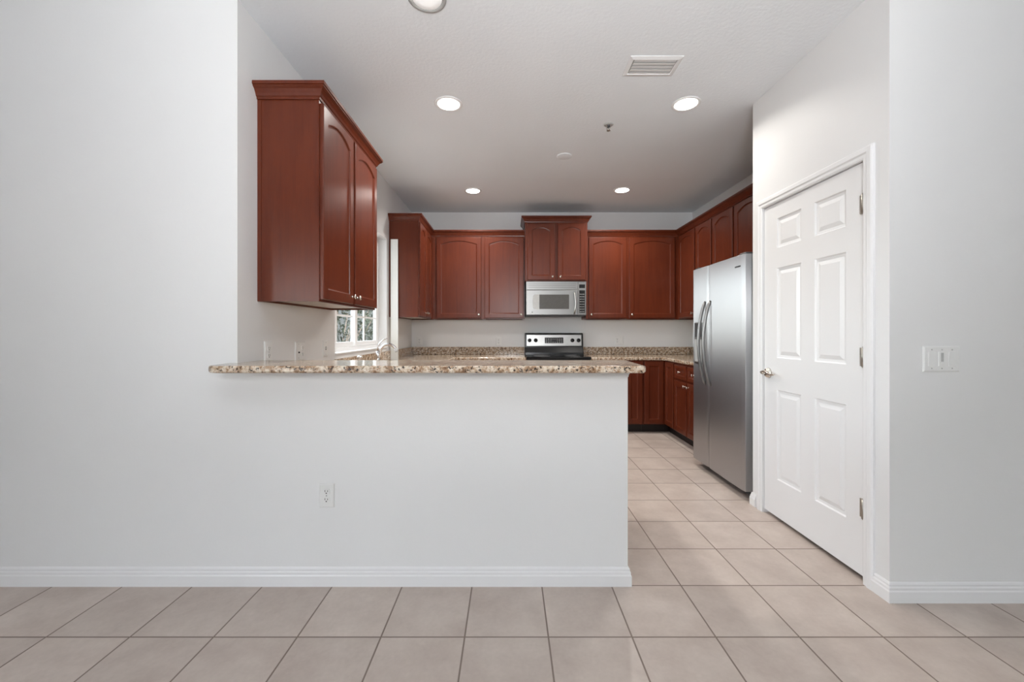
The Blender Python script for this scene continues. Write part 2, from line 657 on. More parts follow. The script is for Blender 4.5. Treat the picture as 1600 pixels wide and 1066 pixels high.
# ------------------------------------------------------------------ window
XS = XL - .085     # sash plane
win = bpy.data.objects.new('window_1', None)
COL.objects.link(win)
win.location = (XS, WY0, WZ0)
struct(win, 'white sliding window with muntins over the kitchen sink')
b = MB()
b.box((-.045, 0, 0), (.0, .045, WZ1 - WZ0))
b.box((-.045, WY1 - WY0 - .045, 0), (.0, WY1 - WY0, WZ1 - WZ0))
b.box((-.045, .045, 0), (.0, WY1 - WY0 - .045, .04))
b.box((-.045, .045, WZ1 - WZ0 - .04), (.0, WY1 - WY0 - .045, WZ1 - WZ0))
b.build('window_frame', M['vinyl'], win, .002)
HW, HH = WY1 - WY0, WZ1 - WZ0
for k, (y0, y1, xo, my, mw) in enumerate([(.045, HW / 2 + .03, -.03, .27, .05), (HW / 2 - .03, HW - .045, -.008, .875, .016)]):
    b = MB()
    st = .05 if k == 0 else .055
    b.box((xo - .012, y0, .04), (xo + .012, y0 + st, HH - .04))
    b.box((xo - .012, y1 - st, .04), (xo + .012, y1, HH - .04))
    b.box((xo - .0115, y0 + st, .04), (xo + .0115, y1 - st, .085))
    b.box((xo - .0115, y0 + st, HH - .085), (xo + .0115, y1 - st, HH - .04))
    s = b.build('sash', M['vinyl'], win, .002)
    b = MB()
    b.box((xo - .006, my - mw / 2, .085), (xo + .006, my + mw / 2, HH - .085))
    for q in (1, 2, 3):
        z = .04 + (HH - .08) * q / 4
        b.box((xo - .005, y0 + st, z - .008), (xo + .005, y1 - st, z + .008))
    b.build('muntin', M['vinyl'], s)
    box('pane', (xo - .002, y0 + st - .005, .08), (xo + .002, y1 - st + .005, HH - .08), M['glass'], s)
b = MB().box((.0005, .001, .0), (.095, HW - .001, .012))
b.build('window_sill', M['trim'], win, .003)

# outside the window
struct(box('ground_outside', (-14, -2, -.25), (XL - .16, 16, -.12), M['lawn']))
struct(box('wall_backdrop', (-13, 12, -.12), (-2.5, 12.2, 3.0), M['backdrop']), 'dark grey backdrop wall added behind the shrubs to block the sky')  # added screen: blocks the bright horizon sky seen through the panes


def shrub(name, x, y, r, h, n, seed, label):
    rnd = random.Random(seed)
    t = thing(name, label, 'shrub', (x, y, -.12), 0, 'shrubs outside the kitchen window')
    st = MB()
    lf = MB()
    tips = []
    for k in range(9):
        a = rnd.uniform(0, 2 * PI)
        rr = r * rnd.uniform(.3, .8)
        hh = h * rnd.uniform(.6, .95)
        p = [(0, 0, 0), (rr * .35 * math.cos(a), rr * .35 * math.sin(a), hh * .45), (rr * math.cos(a), rr * math.sin(a), hh)]
        st.tube(p, [.022, .014, .005], 6)
        tips.append(p)
    for k in range(n):
        ph, th = rnd.uniform(0, 2 * PI), math.acos(rnd.uniform(-1, 1))
        q = rnd.uniform(.55, 1) ** .6
        c = Vector((r * q * math.sin(th) * math.cos(ph), r * q * math.sin(th) * math.sin(ph), h * .55 + h * .47 * q * math.cos(th)))
        d = Vector((rnd.gauss(0, 1), rnd.gauss(0, 1), rnd.gauss(.3, 1))).normalized()
        e = d.cross(Vector((rnd.gauss(0, 1), rnd.gauss(0, 1), rnd.gauss(0, 1)))).normalized()
        l, wd = rnd.uniform(.05, .09), rnd.uniform(.02, .035)
        nn = d.cross(e) * .006
        lf.add([c - d * l * .5, c + e * wd * .5 + nn, c + d * l * .5, c - e * wd * .5 + nn], [(0, 1, 2, 3)])
    st.build('stem', M['bark'], t)
    lf.build('foliage', M['leaf'], t)
    return t


shrub('leafy_shrub', -3.1, 7.3, .95, 2.3, 6000, 3, 'green shrub seen through the middle pane of the kitchen window')
shrub('leafy_shrub', -5.3, 8.9, 1.15, 2.6, 6000, 5, 'tall green shrub seen through the left pane of the kitchen window')

# ------------------------------------------------------------------ cabinets
KNOB = [(.0, -.026), (.010, -.0255), (.0145, -.022), (.0145, -.018), (.009, -.013), (.0055, -.009), (.006, -.003), (.010, 0)]
CROWN = [(-.004, -.004), (.006, -.004), (.008, .006), (.013, .010), (.018, .022), (.028, .038), (.040, .047), (.040, .052), (.046, .054), (.046, .070), (-.004, .070)]
DT = .02


def door_mb(w, h, arch, s=.056):
    """panel door, x 0..w, z 0..h, back at y = 0, front at y = -DT"""
    na = 18 if arch else 1
    ah = .042 if arch else 0.0

    def inner(e, y):
        x0, x1, z0, zt = s + e, w - s - e, s + e, h - (s * .8 if arch else s) - e
        pts = [(x0, y, z0), (x1, y, z0)]
        for k in range(na + 1):
            t = k / na
            x = x1 + (x0 - x1) * t
            # shoulders rising into a shallow arc
            z = zt - ah * (2 * t - 1) ** 2 if arch else zt
            pts.append((x, y, z))
        return pts

    def outer(e, y):
        pts = [(e, y, e), (w - e, y, e)]
        ref = inner(0, 0)[2:]
        for k, p in enumerate(ref):
            x = w - e if k == 0 else (e if k == len(ref) - 1 else p[0])
            pts.append((x, y, h - e))
        return pts
    mb = MB()
    mb.loops([outer(0, 0), outer(0, -DT + .005), outer(.002, -DT + .0015), outer(.006, -DT),
              inner(-.002, -DT), inner(.003, -DT + .0025), inner(.005, -DT + .0075), inner(.012, -DT + .009)])
    return mb


def add_door(parent, x0, z0, w, h, knob=None, arch=True, name='door'):
    """knob: (x, z) inside the door"""
    d = door_mb(w, h, arch, .056 if name == 'door' else .038).build(name, M['cherry'], parent, loc=(x0, 0, z0))
    if knob:
        MB().lathe(KNOB, (0, 0, 0), 'y', 18).build('knob', M['nickel'], d, loc=(knob[0], -DT, knob[1]))
    return d


def frame_mb(w, h, rails, stiles, t=.02):
    """face frame, y from 0 to t; rails: list of (z0,z1), stiles: list of (x0,x1)"""
    mb = MB()
    for a, c in stiles:
        mb.box((a, 0, 0), (c, t, h))
    for a, c in rails:
        for (s0, s1) in zip(stiles, stiles[1:]):
            mb.box((s0[1], .0005, a), (s1[0], t, c))
    return mb


def wall_cabinet(label, loc, rz, w, h, d, doors, crown=None, carc=None, arch=True, frame=None, kz=.045, name='wall_cabinet', group='cherry wall cabinets'):
    """doors: list of (x0, x1, 'l' or 'r' side of the knob). crown: (path, d_prev, d_next)"""
    t = thing(name, label, 'cabinet', loc, rz, group)
    c0, c1 = carc or (0, w)
    f0, f1 = frame or (0, w)
    mb = MB()
    # carcass: sides a little behind the frame edge, back, top, interior shelf
    mb.box((c0 + .003, .02, 0), (c0 + .02, d, h))
    mb.box((c1 - .02, .02, 0), (c1 - .003, d, h))
    mb.box((c0 + .02, d - .01, 0), (c1 - .02, d, h))
    mb.box((c0 + .02, .02, h - .02), (c1 - .02, d - .01, h))
    mb.box((c0 + .02, .03, h * .5), (c1 - .02, d - .01, h * .5 + .018))
    # scribe strip where the side meets the wall
    mb.box((c0, d - .02, 0), (c0 + .003, d, h))
    mb.box((c1 - .003, d - .02, 0), (c1, d, h))
    mb.build('carcass', M['cherry'], t)
    box('bottom_panel', (c0 + .02, .02, .012), (c1 - .02, d - .01, .03), M['birch'], t)
    stiles = [(f0, f0 + .03)]
    for (a, c) in zip(doors, doors[1:]):
        m = (a[1] + c[0]) / 2
        stiles.append((m - .024, m + .024))
    stiles.append((f1 - .03 if f1 - doors[-1][1] < .03 else doors[-1][1] - .015, f1))
    if doors[0][0] - f0 > .03:
        stiles[0] = (f0, doors[0][0] + .015)
    frame_mb(w, h, [(0, .035), (h - .04, h)], stiles).build('face_frame', M['cherry'], t)
    for (a, c, side) in doors:
        dw = c - a
        kx = .03 if side == 'l' else dw - .03
        add_door(t, a, .012, dw, h - .03, (kx, kz), arch)
    if crown:
        path, dp, dn = crown
        MB().sweep(path, CROWN, h, dp, dn).build('crown_molding', M['cherry'], t)
    return t


ZU, HU = 1.376, 1.051      # bottom and height of the wall cabinets
DU = .32
# near cabinet on the left wall, facing +X
wd = .895
wall_cabinet('large cherry wall cabinet with two arched doors hanging over the left end of the bar',
             (XL + DU, 2.142, ZU), PI / 2, wd, HU, DU, [(.010, .432, 'r'), (.458, wd - .010, 'l')],
             ([(0, DU), (0, 0), (wd, 0), (wd, DU)], None, None))
# corner cabinet on the left wall beyond the window
wall_cabinet('cherry wall cabinet just right of the kitchen window, plain side facing forward',
             (XL + DU, 4.50, ZU), PI / 2, 1.05, HU, DU, [(.010, .335, 'r'), (.350, .675, 'l')],
             ([(0, DU), (0, 0), (.73, 0)], None, (0, -1)), frame=(0, .73))
YU = YB - .32
wall_cabinet('wide cherry wall cabinet on the back wall filling the left corner',
             (-.985, YU, ZU), 0, .658, HU, .32, [(.070, .637, 'r')],
             ([(0, 0), (.658, 0)], (0, 1), None))
wall_cabinet('cherry wall cabinet on the back wall directly left of the microwave',
             (-.327, YU, ZU), 0, .527, HU, .32, [(.019, .513, 'r')],
             ([(0, 0), (.527, 0)], None, None))
wall_cabinet('short raised cherry wall cabinet with two doors above the microwave',
             (.202, 5.12, 1.843), 0, .772, .732, YB - 5.12, [(.028, .368, 'r'), (.404, .744, 'l')],
             ([(0, YB - 5.12), (0, 0), (.772, 0), (.772, YB - 5.12)], None, None), kz=.04)
wall_cabinet('cherry wall cabinet on the back wall directly right of the microwave',
             (.976, YU, ZU), 0, .531, HU, .32, [(.035, .514, 'l')],
             ([(0, 0), (.531, 0)], None, None))
wall_cabinet('wide cherry wall cabinet on the back wall filling the right corner',
             (1.507, YU, ZU), 0, .638, HU, .32, [(.016, .591, 'l')],
             ([(0, 0), (.638, 0)], None, (0, -1)), carc=(0, .963), frame=(0, .638))
XU = 2.145
wall_cabinet('single-door cherry wall cabinet on the right wall next to the corner',
             (XU, YU, ZU), -PI / 2, .51, HU, XR - XU, [(.05, .487, 'r')],
             ([(0, 0), (.51, 0)], (0, 1), None))
wall_cabinet('two-door cherry wall cabinet on the right wall rising behind the refrigerator',
             (XU, YU - .51, ZU), -PI / 2, .805, HU, XR - XU, [(.014, .37, 'r'), (.40, .79, 'l')],
             ([(0, 0), (.805, 0)], None, None))
wall_cabinet('short cherry wall cabinet mounted above the refrigerator',
             (XU, YU - 1.315, 1.84), -PI / 2, .95, HU - (1.84 - ZU), XR - XU, [(.015, .465, 'r'), (.485, .935, 'l')],
             ([(0, 0), (.95, 0)], None, None))

# base cabinets
HB, DB = .874, .60


def base_cabinet(label, loc, rz, w, doors, drawers=(), d=DB, zdoor=(.115, .862), arch=False, name='base_cabinet', group='cherry base cabinets'):
    t = thing(name, label, 'cabinet', loc, rz, group)
    mb = MB()
    mb.box((0, .02, .105), (.018, d, HB))
    mb.box((w - .018, .02, .105), (w, d, HB))
    mb.box((.018, d - .012, .105), (w - .018, d, HB))
    mb.box((.018, .02, .105), (w - .018, d - .012, .125))
    mb.box((.018, .02, HB - .02), (w - .018, d - .012, HB))
    mb.build('carcass', M['cherry'], t)
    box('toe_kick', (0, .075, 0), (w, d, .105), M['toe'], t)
    st = [(0, max(.02, doors[0][0] + .012))]
    for a, c in zip(doors, doors[1:]):
        m = (a[1] + c[0]) / 2
        st.append((m - .022, m + .022))
    st.append((min(w - .02, doors[-1][1] - .012), w))
    mb = MB()
    for a, c in st:
        mb.box((a, 0, .105), (c, .02, HB))
    rails = [(.105, .14), (HB - .035, HB)]
    if drawers:
        rails.append((.665, .70))
    for a, c in rails:
        for s0, s1 in zip(st, st[1:]):
            mb.box((s0[1], .0005, a), (s1[0], .02, c))
    mb.build('face_frame', M['cherry'], t)
    for (a, c, side) in doors:
        kx = .03 if side == 'l' else c - a - .03
        add_door(t, a, zdoor[0], c - a, zdoor[1] - zdoor[0], (kx, zdoor[1] - zdoor[0] - .04) if side else None, arch)
    for (a, c) in drawers:
        add_door(t, a, .70, c - a, .15, ((c - a) / 2, .075), False, 'drawer')
    return t


YBF = 4.945       # front frame plane of the back run
XBF = 1.875       # front frame plane of the right run
base_cabinet('cherry base cabinet on the back wall right of the range, plain doors',
             (.985, YBF, 0), 0, .625, [(.012, .405, 'r'), (.42, .613, None)])
# corner base: L-shaped with two doors meeting in the corner
t = thing('corner_base_cabinet', 'L-shaped cherry corner base cabinet with two doors meeting at an inside corner', 'cabinet', (1.612, YBF, 0), 0, 'cherry base cabinets')
cx, cy = XBF - 1.612, 4.665 - YBF
mb = MB()
mb.prism([(.0, .02), (cx + .02, .02), (cx + .02, cy), (XR - 1.612, cy), (XR - 1.612, .60), (0, .60)], .105, HB)
mb.build('carcass', M['cherry'], t)
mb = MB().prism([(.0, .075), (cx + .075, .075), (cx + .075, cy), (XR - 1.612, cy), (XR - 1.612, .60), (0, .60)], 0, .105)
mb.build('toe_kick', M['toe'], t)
mb = MB()
mb.prism([(0, 0), (cx, 0), (cx, cy), (cx + .02, cy), (cx + .02, .02), (0, .02)], .105, .14)
mb.prism([(0, 0), (cx, 0), (cx, cy), (cx + .02, cy), (cx + .02, .02), (0, .02)], HB - .03, HB)
mb.box((0, 0, .14), (.02, .02, HB - .03))
mb.box((cx, cy, .14), (cx + .02, cy + .02, HB - .03))
mb.prism([(cx - .03, 0), (cx, 0), (cx, -.03), (cx + .02, -.03), (cx + .02, .02), (cx - .03, .02)], .14, HB - .03)
mb.build('face_frame', M['cherry'], t)
add_door(t, .008, .115, cx - .034, .747, None, False)
d2 = add_door(t, cx, .115, -cy - .034, .747, None, False)
d2.location = (cx, -.028, .115)
d2.rotation_euler = (0, 0, -PI / 2)
base_cabinet('cherry base cabinet left of the refrigerator with two drawers over two doors',
             (XBF, 4.663, 0), -PI / 2, .845, [(.022, .338, 'r'), (.362, .678, 'l')], [(.022, .338), (.362, .678)], d=XR - XBF, zdoor=(.115, .675))
# left runs, mostly hidden behind the bar
base_cabinet('cherry base cabinet on the back wall left of the range',
             (-.70, YBF, 0), 0, .90, [(.08, .47, 'r'), (.49, .888, 'l')])
base_cabinet('cherry sink base cabinet under the kitchen window',
             (XL + DB, 3.40, 0), PI / 2, .95, [(.015, .465, 'r'), (.485, .935, 'l')])
base_cabinet('cherry base cabinet on the left wall between sink and far corner',
             (XL + DB, 4.352, 0), PI / 2, 1.19, [(.015, .54, 'r')])
base_cabinet('cherry base cabinet backing onto the white half wall',
             (.555, YF + .131 + DB, 0), PI, 1.20, [(.015, .585, 'r'), (.615, 1.185, 'l')])

# ------------------------------------------------------------------ granite tops
def slab(poly, z0, z1, name, mat, bevel=.009, parent=None):
    return MB().prism(poly, z0, z1).build(name, mat, parent, bevel, 3)


def rounded(pts, n=8):
    """pts: (x, y, r); rounded-corner polygon"""
    out = []
    m = len(pts)
    for i in range(m):
        p = Vector(pts[i][:2])
        r = pts[i][2]
        if r <= 0:
            out.append(tuple(p))
            continue
        a = (Vector(pts[i - 1][:2]) - p).normalized()
        c = (Vector(pts[(i + 1) % m][:2]) - p).normalized()
        ang = a.angle(c)
        tl = r / math.tan(ang / 2)
        ctr = p + (a + c).normalized() * (r / math.sin(ang / 2))
        s0, s1 = p + a * tl - ctr, p + c * tl - ctr
        t0, t1 = math.atan2(s0.y, s0.x), math.atan2(s1.y, s1.x)
        dt = (t1 - t0 + PI) % (2 * PI) - PI
        for k in range(n + 1):
            t = t0 + dt * k / n
            out.append((ctr.x + r * math.cos(t), ctr.y + r * math.sin(t)))
    return out


bar_poly = rounded([(-1.333, 1.795, .06), (.603, 1.795, .03), (.618, 2.17, .03), (XL + .001, 2.17, 0), (XL + .001, YF - .001, 0), (-1.342, YF - .001, .01)])
bar = slab(bar_poly, 1.0375, 1.0695, 'bar_countertop', M['granite'], .010)
tag(bar, 'long raised granite bar top with rounded ends lying on the white half wall', 'countertop')
# small white moulding tucked under the bar top on the end of the half wall
COVE = [(0, 0), (.004, 0), (.006, .012), (.014, .022), (.022, .026), (.024, .032), (.024, .0365), (0, .0365)]
b = MB().sweep([(BAR_X1, YF + .002), (BAR_X1, YF + .129)], COVE, 1.0005)
struct(b.build('trim_3', M['trim']), 'small white cove moulding under the right end of the bar top')

ct = thing('countertop', 'lower granite countertop running along the sink wall to the left side of the range', 'countertop', (XL, YB, HB))
cxx = .649
poly = [(.001, -(YB - YF - .131)), (.56 - XL, -(YB - YF - .131)), (.56 - XL, -(YB - YF - .131) + .64), (cxx, -(YB - YF - .131) + .64), (cxx, -.645), (.208 - XL, -.645), (.208 - XL, -.001), (.001, -.001)]
slab(poly, 0.001, .036, 'slab', M['granite'], .008, ct)
b = MB()
b.box((.001, WY0 - .02 - YB, .036), (.021, -.001, .138))
b.box((.021, -.021, .036), (.208 - XL, -.001, .138))
b.build('backsplash', M['granite'], ct, .003)
ct = thing('countertop', 'lower granite countertop right of the range turning the corner towards the refrigerator', 'countertop', (XR, YB, HB))
poly = rounded([(.984 - XR, -.001, 0), (.984 - XR, -.632, 0), (XBF - .03 - XR, -.632, .06), (XBF - .03 - XR, 3.822 - YB, 0), (-.001, 3.822 - YB, 0), (-.001, -.001, 0)])
slab(poly, .001, .036, 'slab', M['granite'], .008, ct)
b = MB()
b.box((.984 - XR, -.021, .036), (-.001, -.001, .138))
b.box((-.021, 3.822 - YB, .036), (-.001, -.021, .138))
b.build('backsplash', M['granite'], ct, .003)

# ------------------------------------------------------------------ range
RX0, RX1 = .2115, .979
rg = thing('electric_range', 'black and steel electric range between the back counters', 'stove', ((RX0 + RX1) / 2, YB - .005, 0))
hw = (RX1 - RX0) / 2
box('body', (-hw, -.60, .04), (hw, 0, .895), M['black'], rg, .004)
box('plinth', (-hw + .03, -.55, 0), (hw - .03, -.02, .04), M['black'], rg)
box('cooktop', (-hw, -.645, .896), (hw, -.09, .918), M['glassblack'], rg, .006)
dr = box('oven_door', (-hw + .005, -.635, .27), (hw - .005, -.601, .86), M['black'], rg, .006)
b = MB().tube([(-hw + .06, -.637, .80), (-hw + .06, -.685, .80)], .009)
b.tube([(hw - .06, -.637, .80), (hw - .06, -.685, .80)], .009)
b.tube([(-hw + .04, -.685, .80), (hw - .04, -.685, .80)], .012)
b.build('handle', M['steel'], dr)
box('drawer', (-hw + .005, -.63, .06), (hw - .005, -.601, .255), M['black'], rg, .006)
# backguard: leaning black shell with a steel console
b = MB().prism([(-.002, .895), (-.155, .897), (-.150, .945), (-.122, 1.015), (-.105, 1.188), (-.085, 1.199), (-.002, 1.199)], -hw, hw, 'x')
b.build('backguard', M['black'], rg, .008, 3)
lean = math.atan2(.017, .173)
con = box('console', (-hw + .022, -.004, 0), (hw - .022, .004, .148), M['steel_console'], rg, .003)
con.location = (0, -.1195, 1.028)
con.rotation_euler = (-lean, 0, 0)
for kx in (-.322, -.241, .241, .322):
    k = MB().lathe([(0, -.030), (.017, -.030), (.020, -.026), (.021, -.008), (.026, -.005), (.026, 0)], (kx, -.004, .074), 'y', 20)
    k.box((kx - .004, -.034, .056), (kx + .004, -.029, .092))
    k.build('knob', M['black'], con)
dp = box('display', (-.122, -.0065, .036), (.122, -.0035, .112), M['black'], con)
b = MB()
for i in range(8):
    for j in range(3):
        if 2 < i < 5 and j > 0:
            continue
        x = -.108 + i * .0285
        b.box((x, -.0075, .044 + j * .021), (x + .017, -.006, .054 + j * .021))
b.build('keypad', M['keygrey'], dp)
b = MB().box((-.030, -.0075, .070), (.030, -.006, .100))
b.build('clock_window', M['darkgrey'], dp)
for i in range(4):
    b = MB()
    b.lathe([(0, -.0005), (.085 if i % 2 else .105, -.0005), (.085 if i % 2 else .105, .0006), (0, .0006)], (-.19 + .38 * (i % 2), -.24 if i > 1 else -.49, .9185), 'z', 32)
    b.build('burner_ring', M['darkgrey'], rg)

# ------------------------------------------------------------------ microwave
mx0, mx1 = .214, .963
mw = thing('microwave', 'steel over-the-range microwave under the short cabinet', 'microwave', ((mx0 + mx1) / 2, 5.125, 1.413))
h2 = (mx1 - mx0) / 2
MH = 1.8425 - 1.413
box('body', (-h2, .03, .0), (h2, YB - 5.125 - .002, MH), M['darkgrey'], mw, .003)
box('vent_grille', (-h2 + .002, .0, MH - .105), (h2 - .105, .03, MH - .002), M['steel_light'], mw, .002)
b = MB()
for k in range(3):
    b.box((-h2 + .03, -.0008, MH - .035 - k * .022), (h2 - .13, .002, MH - .0325 - k * .022))
b.build('vent_slot', M['darkgrey'], mw)
md = box('door', (-h2 + .002, -.004, .012), (h2 - .105, .03, MH - .108), M['steel_light'], mw, .004)
b = MB()
ww = rounded([(-h2 + .165, .085, .004), (h2 - .215, .085, .004), (h2 - .215, MH - .165, .004), (-h2 + .165, MH - .165, .004)])
b.prism(ww, -.0055, -.002, 'y')
b.build('window', M['micro_glass'], md)
b = MB()
b.prism(rounded([(-h2 + .085, .08, .05), (-h2 + .164, .08, .003), (-h2 + .164, MH - .16, .003), (-h2 + .085, MH - .16, .05)]), -.0048, -.002, 'y')
b.build('window_border', M['grey'], md)
pts = [(h2 - .150 - .012 * 0, -.004, .03), (h2 - .150, -.03, .045)]
for k in range(9):
    t = k / 8
    pts.append((h2 - .150 + .012 * math.sin(t * PI), -.036 - .006 * math.sin(t * PI), .055 + (MH - .225) * t))
pts += [(h2 - .150, -.03, MH - .155), (h2 - .150, -.004, MH - .138)]
MB().tube(pts, .011, 12).build('handle', M['steel_console'], md)
cp = box('control_panel', (h2 - .103, -.004, .012), (h2 - .002, .03, MH - .002), M['steel_light'], mw, .003)
box('display', (h2 - .090, -.006, MH - .085), (h2 - .018, -.003, MH - .040), M['black'], cp)
kp = box('keypad', (h2 - .090, -.006, .035), (h2 - .018, -.003, MH - .112), M['black'], cp)
for i in range(3):
    for j in range(8):
        x = h2 - .083 + i * .021
        box('key', (x, -.0068, .047 + j * .031), (x + .014, -.0058, .056 + j * .031), M['keygrey'], kp)
MB().lathe([(0, -.0055), (.007, -.0055), (.007, -.003), (0, -.003)], (-h2 + .078, 0, .045), 'y', 16).build('badge', M['darkgrey'], md)

# ------------------------------------------------------------------ refrigerator
FY0, FY1, FX = 2.965, 3.80, 1.69
fr = thing('refrigerator', 'tall stainless side-by-side refrigerator with curved handles beside the pantry wall', 'refrigerator', (FX, FY0, 0))
FW = FY1 - FY0
box('cabinet_body', (.078, .006, .05), (XR - FX - .03, FW - .006, 1.765), M['darkgrey'], fr, .004)
b = MB().box((.075, .02, .018), (.12, FW - .02, .062))
b.build('base_grille', M['slot'], fr)
for y in (.05, FW - .05):
    MB().lathe([(0, -.02), (.022, -.02), (.022, .02), (0, .02)], (.10, y, .0225), 'y', 18).build('roller_foot', M['darkgrey'], fr)
SEAM = .540


def fridge_door(name, y0, y1):
    n = 14
    poly = []
    for k in range(n + 1):
        t = k / n
        y = y0 + (y1 - y0) * t
        # soft edge radius then a slight belly
        e = min(t, 1 - t) * (y1 - y0)
        rr = .006
        edge = rr - math.sqrt(max(rr * rr - max(rr - e, 0) ** 2, 0))
        poly.append((.004 - .004 * math.sin(t * PI) + edge, y))
    poly += [(.072, y1), (.072, y0)]
    return MB().prism(poly, .066, 1.78).build(name, M['steel'], fr, .003)


fd = fridge_door('fridge_door', 0, SEAM - .003)
zd = fridge_door('freezer_door', SEAM + .003, FW)


def handle(y, parent, s):
    pts, rad = [], []
    n = 22
    for k in range(n + 1):
        t = k / n
        z = .765 + (1.475 - .765) * t
        bow = math.sin(t * PI) ** .7
        pts.append((.002 - .062 * bow, y, z))
        rad.append(.013)
    return MB().tube(pts, rad, 12, 0.75, (0, 1, 0)).build('handle', M['chrome'] if False else M['steel_light'], parent)


handle(SEAM - .045, fd, 1)
handle(SEAM + .045, zd, -1)
b = MB().box((-.004, SEAM + .095, .93), (.006, FW - .05, 1.30))
dsp = b.build('ice_dispenser', M['steel_light'], zd, .004)
b = MB().box((-.0052, SEAM + .105, 1.17), (.002, FW - .06, 1.29))
b.build('dispenser_panel', M['darkgrey'], dsp)
b = MB().box((-.0050, SEAM + .105, .95), (.002, FW - .06, 1.15))
b.build('dispenser_niche', M['grey'], dsp)
bd = MB()
for k in range(9):
    bd.box((.0008, .05 + k * .0085, 1.692), (.006, .0555 + k * .0085, 1.704))
bd.build('badge', M['darkgrey'], fd)
for y in (.055, FW - .055):
    MB().box((.02, y - .04, 1.765), (.13, y + .04, 1.795)).build('hinge_cover', M['darkgrey'], fr, .004)

# ------------------------------------------------------------------ sink faucet and board by the window
fc = thing('faucet', 'chrome kitchen faucet with arched spout and raised lever by the window', 'faucet', (XL + .10, 3.80, HB + .0365))
MB().lathe([(0, 0), (.030, 0), (.030, .006), (.022, .012), (.020, .07), (.022, .10), (.016, .125), (0, .13)], (0, 0, 0), 'z', 24).build('body', M['chrome'], fc)
pts = [(.01, 0, .07)]
rad = [.015]
for k in range(17):
    t = k / 16
    a = PI * (1 - t * .86)
    pts.append((.095 + .075 * math.cos(a), 0, .115 + .075 * math.sin(a)))
    rad.append(.0135)
sp = MB().tube(pts, rad, 14).build('spout', M['chrome'], fc)
e = pts[-1]
MB().tube([(e[0] - .002, 0, e[2] + .006), (e[0] + .008, 0, e[2] - .014), (e[0] + .012, 0, e[2] - .026)], [.015, .0175, .016], 14).build('aerator', M['grey'], sp)
MB().tube([(0, 0, .125), (.0, 0, .165), (.02, 0, .205), (.055, .0, .235), (.085, 0, .245)], [.011, .009, .0085, .008, .006], 12, .7).build('lever', M['chrome'], fc)
sy = thing('sink_sprayer', 'small chrome side sprayer standing on the counter near the faucet', 'sprayer', (XL + .07, 3.36, HB + .0365))
MB().lathe([(0, 0), (.022, 0), (.022, .006), (.013, .012), (.012, .05), (0, .052)], (0, 0, 0), 'z', 18).build('holder', M['chrome'], sy)
MB().tube([(0, 0, .045), (.0, 0, .085), (.012, 0, .102), (.04, 0, .100)], [.010, .013, .014, .010], 12).build('spray_head', M['chrome'], sy)

b = MB()
b.loops([[(0, 0, 0), (.082, 0, 0), (.082, .016, 0), (0, .016, 0)], [(-.006 + .006, 0, 1.31), (.079, 0, 1.31), (.079, .016, 1.31), (0, .016, 1.31)]])
bo = b.build('shelf_board', M['board'], None, .002, loc=(XL + .023, 4.475, HB + .0365))
tag(bo, 'tall narrow white board standing on the counter between window and corner cabinet', 'board')


# ------------------------------------------------------------------ outlets and switches
def wall_plate(name, label, cat, loc, rz, gangs, group=None):
    """local: plate in xz, back on y = 0, front towards -y; gangs: kinds"""
    t = thing(name, label, cat, loc, rz, group)
    n = len(gangs)
    w = .072 + .046 * (n - 1)
    b = MB()
    rect = lambda e, y: [(-w / 2 + e, y, -.058 + e), (w / 2 - e, y, -.058 + e), (w / 2 - e, y, .058 - e), (-w / 2 + e, y, .058 - e)]
    b.loops([rect(0, 0), rect(0, -.003), rect(.005, -.0065)])
    b.build('cover_plate', M['plate'], t)
    for i, g in enumerate(gangs):
        x = (i - (n - 1) / 2) * .046
        for z in ((.042, -.042) if g != 'duplex' else (0,)):
            sc = MB().lathe([(0, -.0078), (.0028, -.0076), (.0034, -.006), (.0034, -.005)], (x, 0, z), 'y', 10)
            sc.build('screw', M['grey'], t)
        if g == 'duplex':
            for z in (.0195, -.0195):
                poly = rounded([(x - .0165, z - .0135, .008), (x + .0165, z - .0135, .008), (x + .0165, z + .0135, .008), (x - .0165, z + .0135, .008)], 5)
                r = MB().prism(poly, -.0085, -.005, 'y').build('receptacle', M['plate'], t)
                s = MB()
                s.box((x - .0075, -.0089, z - .001), (x - .0050, -.0083, z + .008))
                s.box((x + .0050, -.0089, z - .001), (x + .0075, -.0083, z + .007))
                s.lathe([(0, -.0089), (.0030, -.0089), (.0030, -.0083), (0, -.0083)], (x, 0, z - .007), 'y', 10)
                s.build('slot', M['slot'], r)
        elif g in ('rocker', 'blank', 'dimmer'):
            r = MB()
            rc = lambda e, y, zt=.0: [(x - .0165 + e, y, -.033 + e), (x + .0165 - e, y, -.033 + e), (x + .0165 - e, y - zt, .033 - e), (x - .0165 + e, y - zt, .033 - e)]
            r.loops([rc(0, -.0055), rc(0, -.0068), rc(.0012, -.0082, .002 if g == 'rocker' else 0)])
            rk = r.build('rocker', M['plate'], t)
            if g == 'dimmer':
                s = MB().box((x - .006, -.0088, -.012), (x + .006, -.008, .028))
                s.build('slider_track', M['grey'], rk)
                MB().box((x - .010, -.0125, -.022), (x + .012, -.008, -.014)).build('slider', M['plate'], rk, .001)
        elif g == 'toggle':
            MB().box((x - .005, -.0075, -.012), (x + .005, -.006, .012)).build('toggle_slot', M['slot'], t)
            MB().tube([(x, -.006, .0), (x, -.012, .003), (x, -.019, .007)], [.0045, .004, .0035], 10).build('toggle', M['plate'], t)
        elif g == 'jack':
            MB().lathe([(0, -.012), (.005, -.012), (.0055, -.006), (.0055, -.005)], (x, 0, -.008), 'y', 14).build('jack', M['slot'], t)
    return t


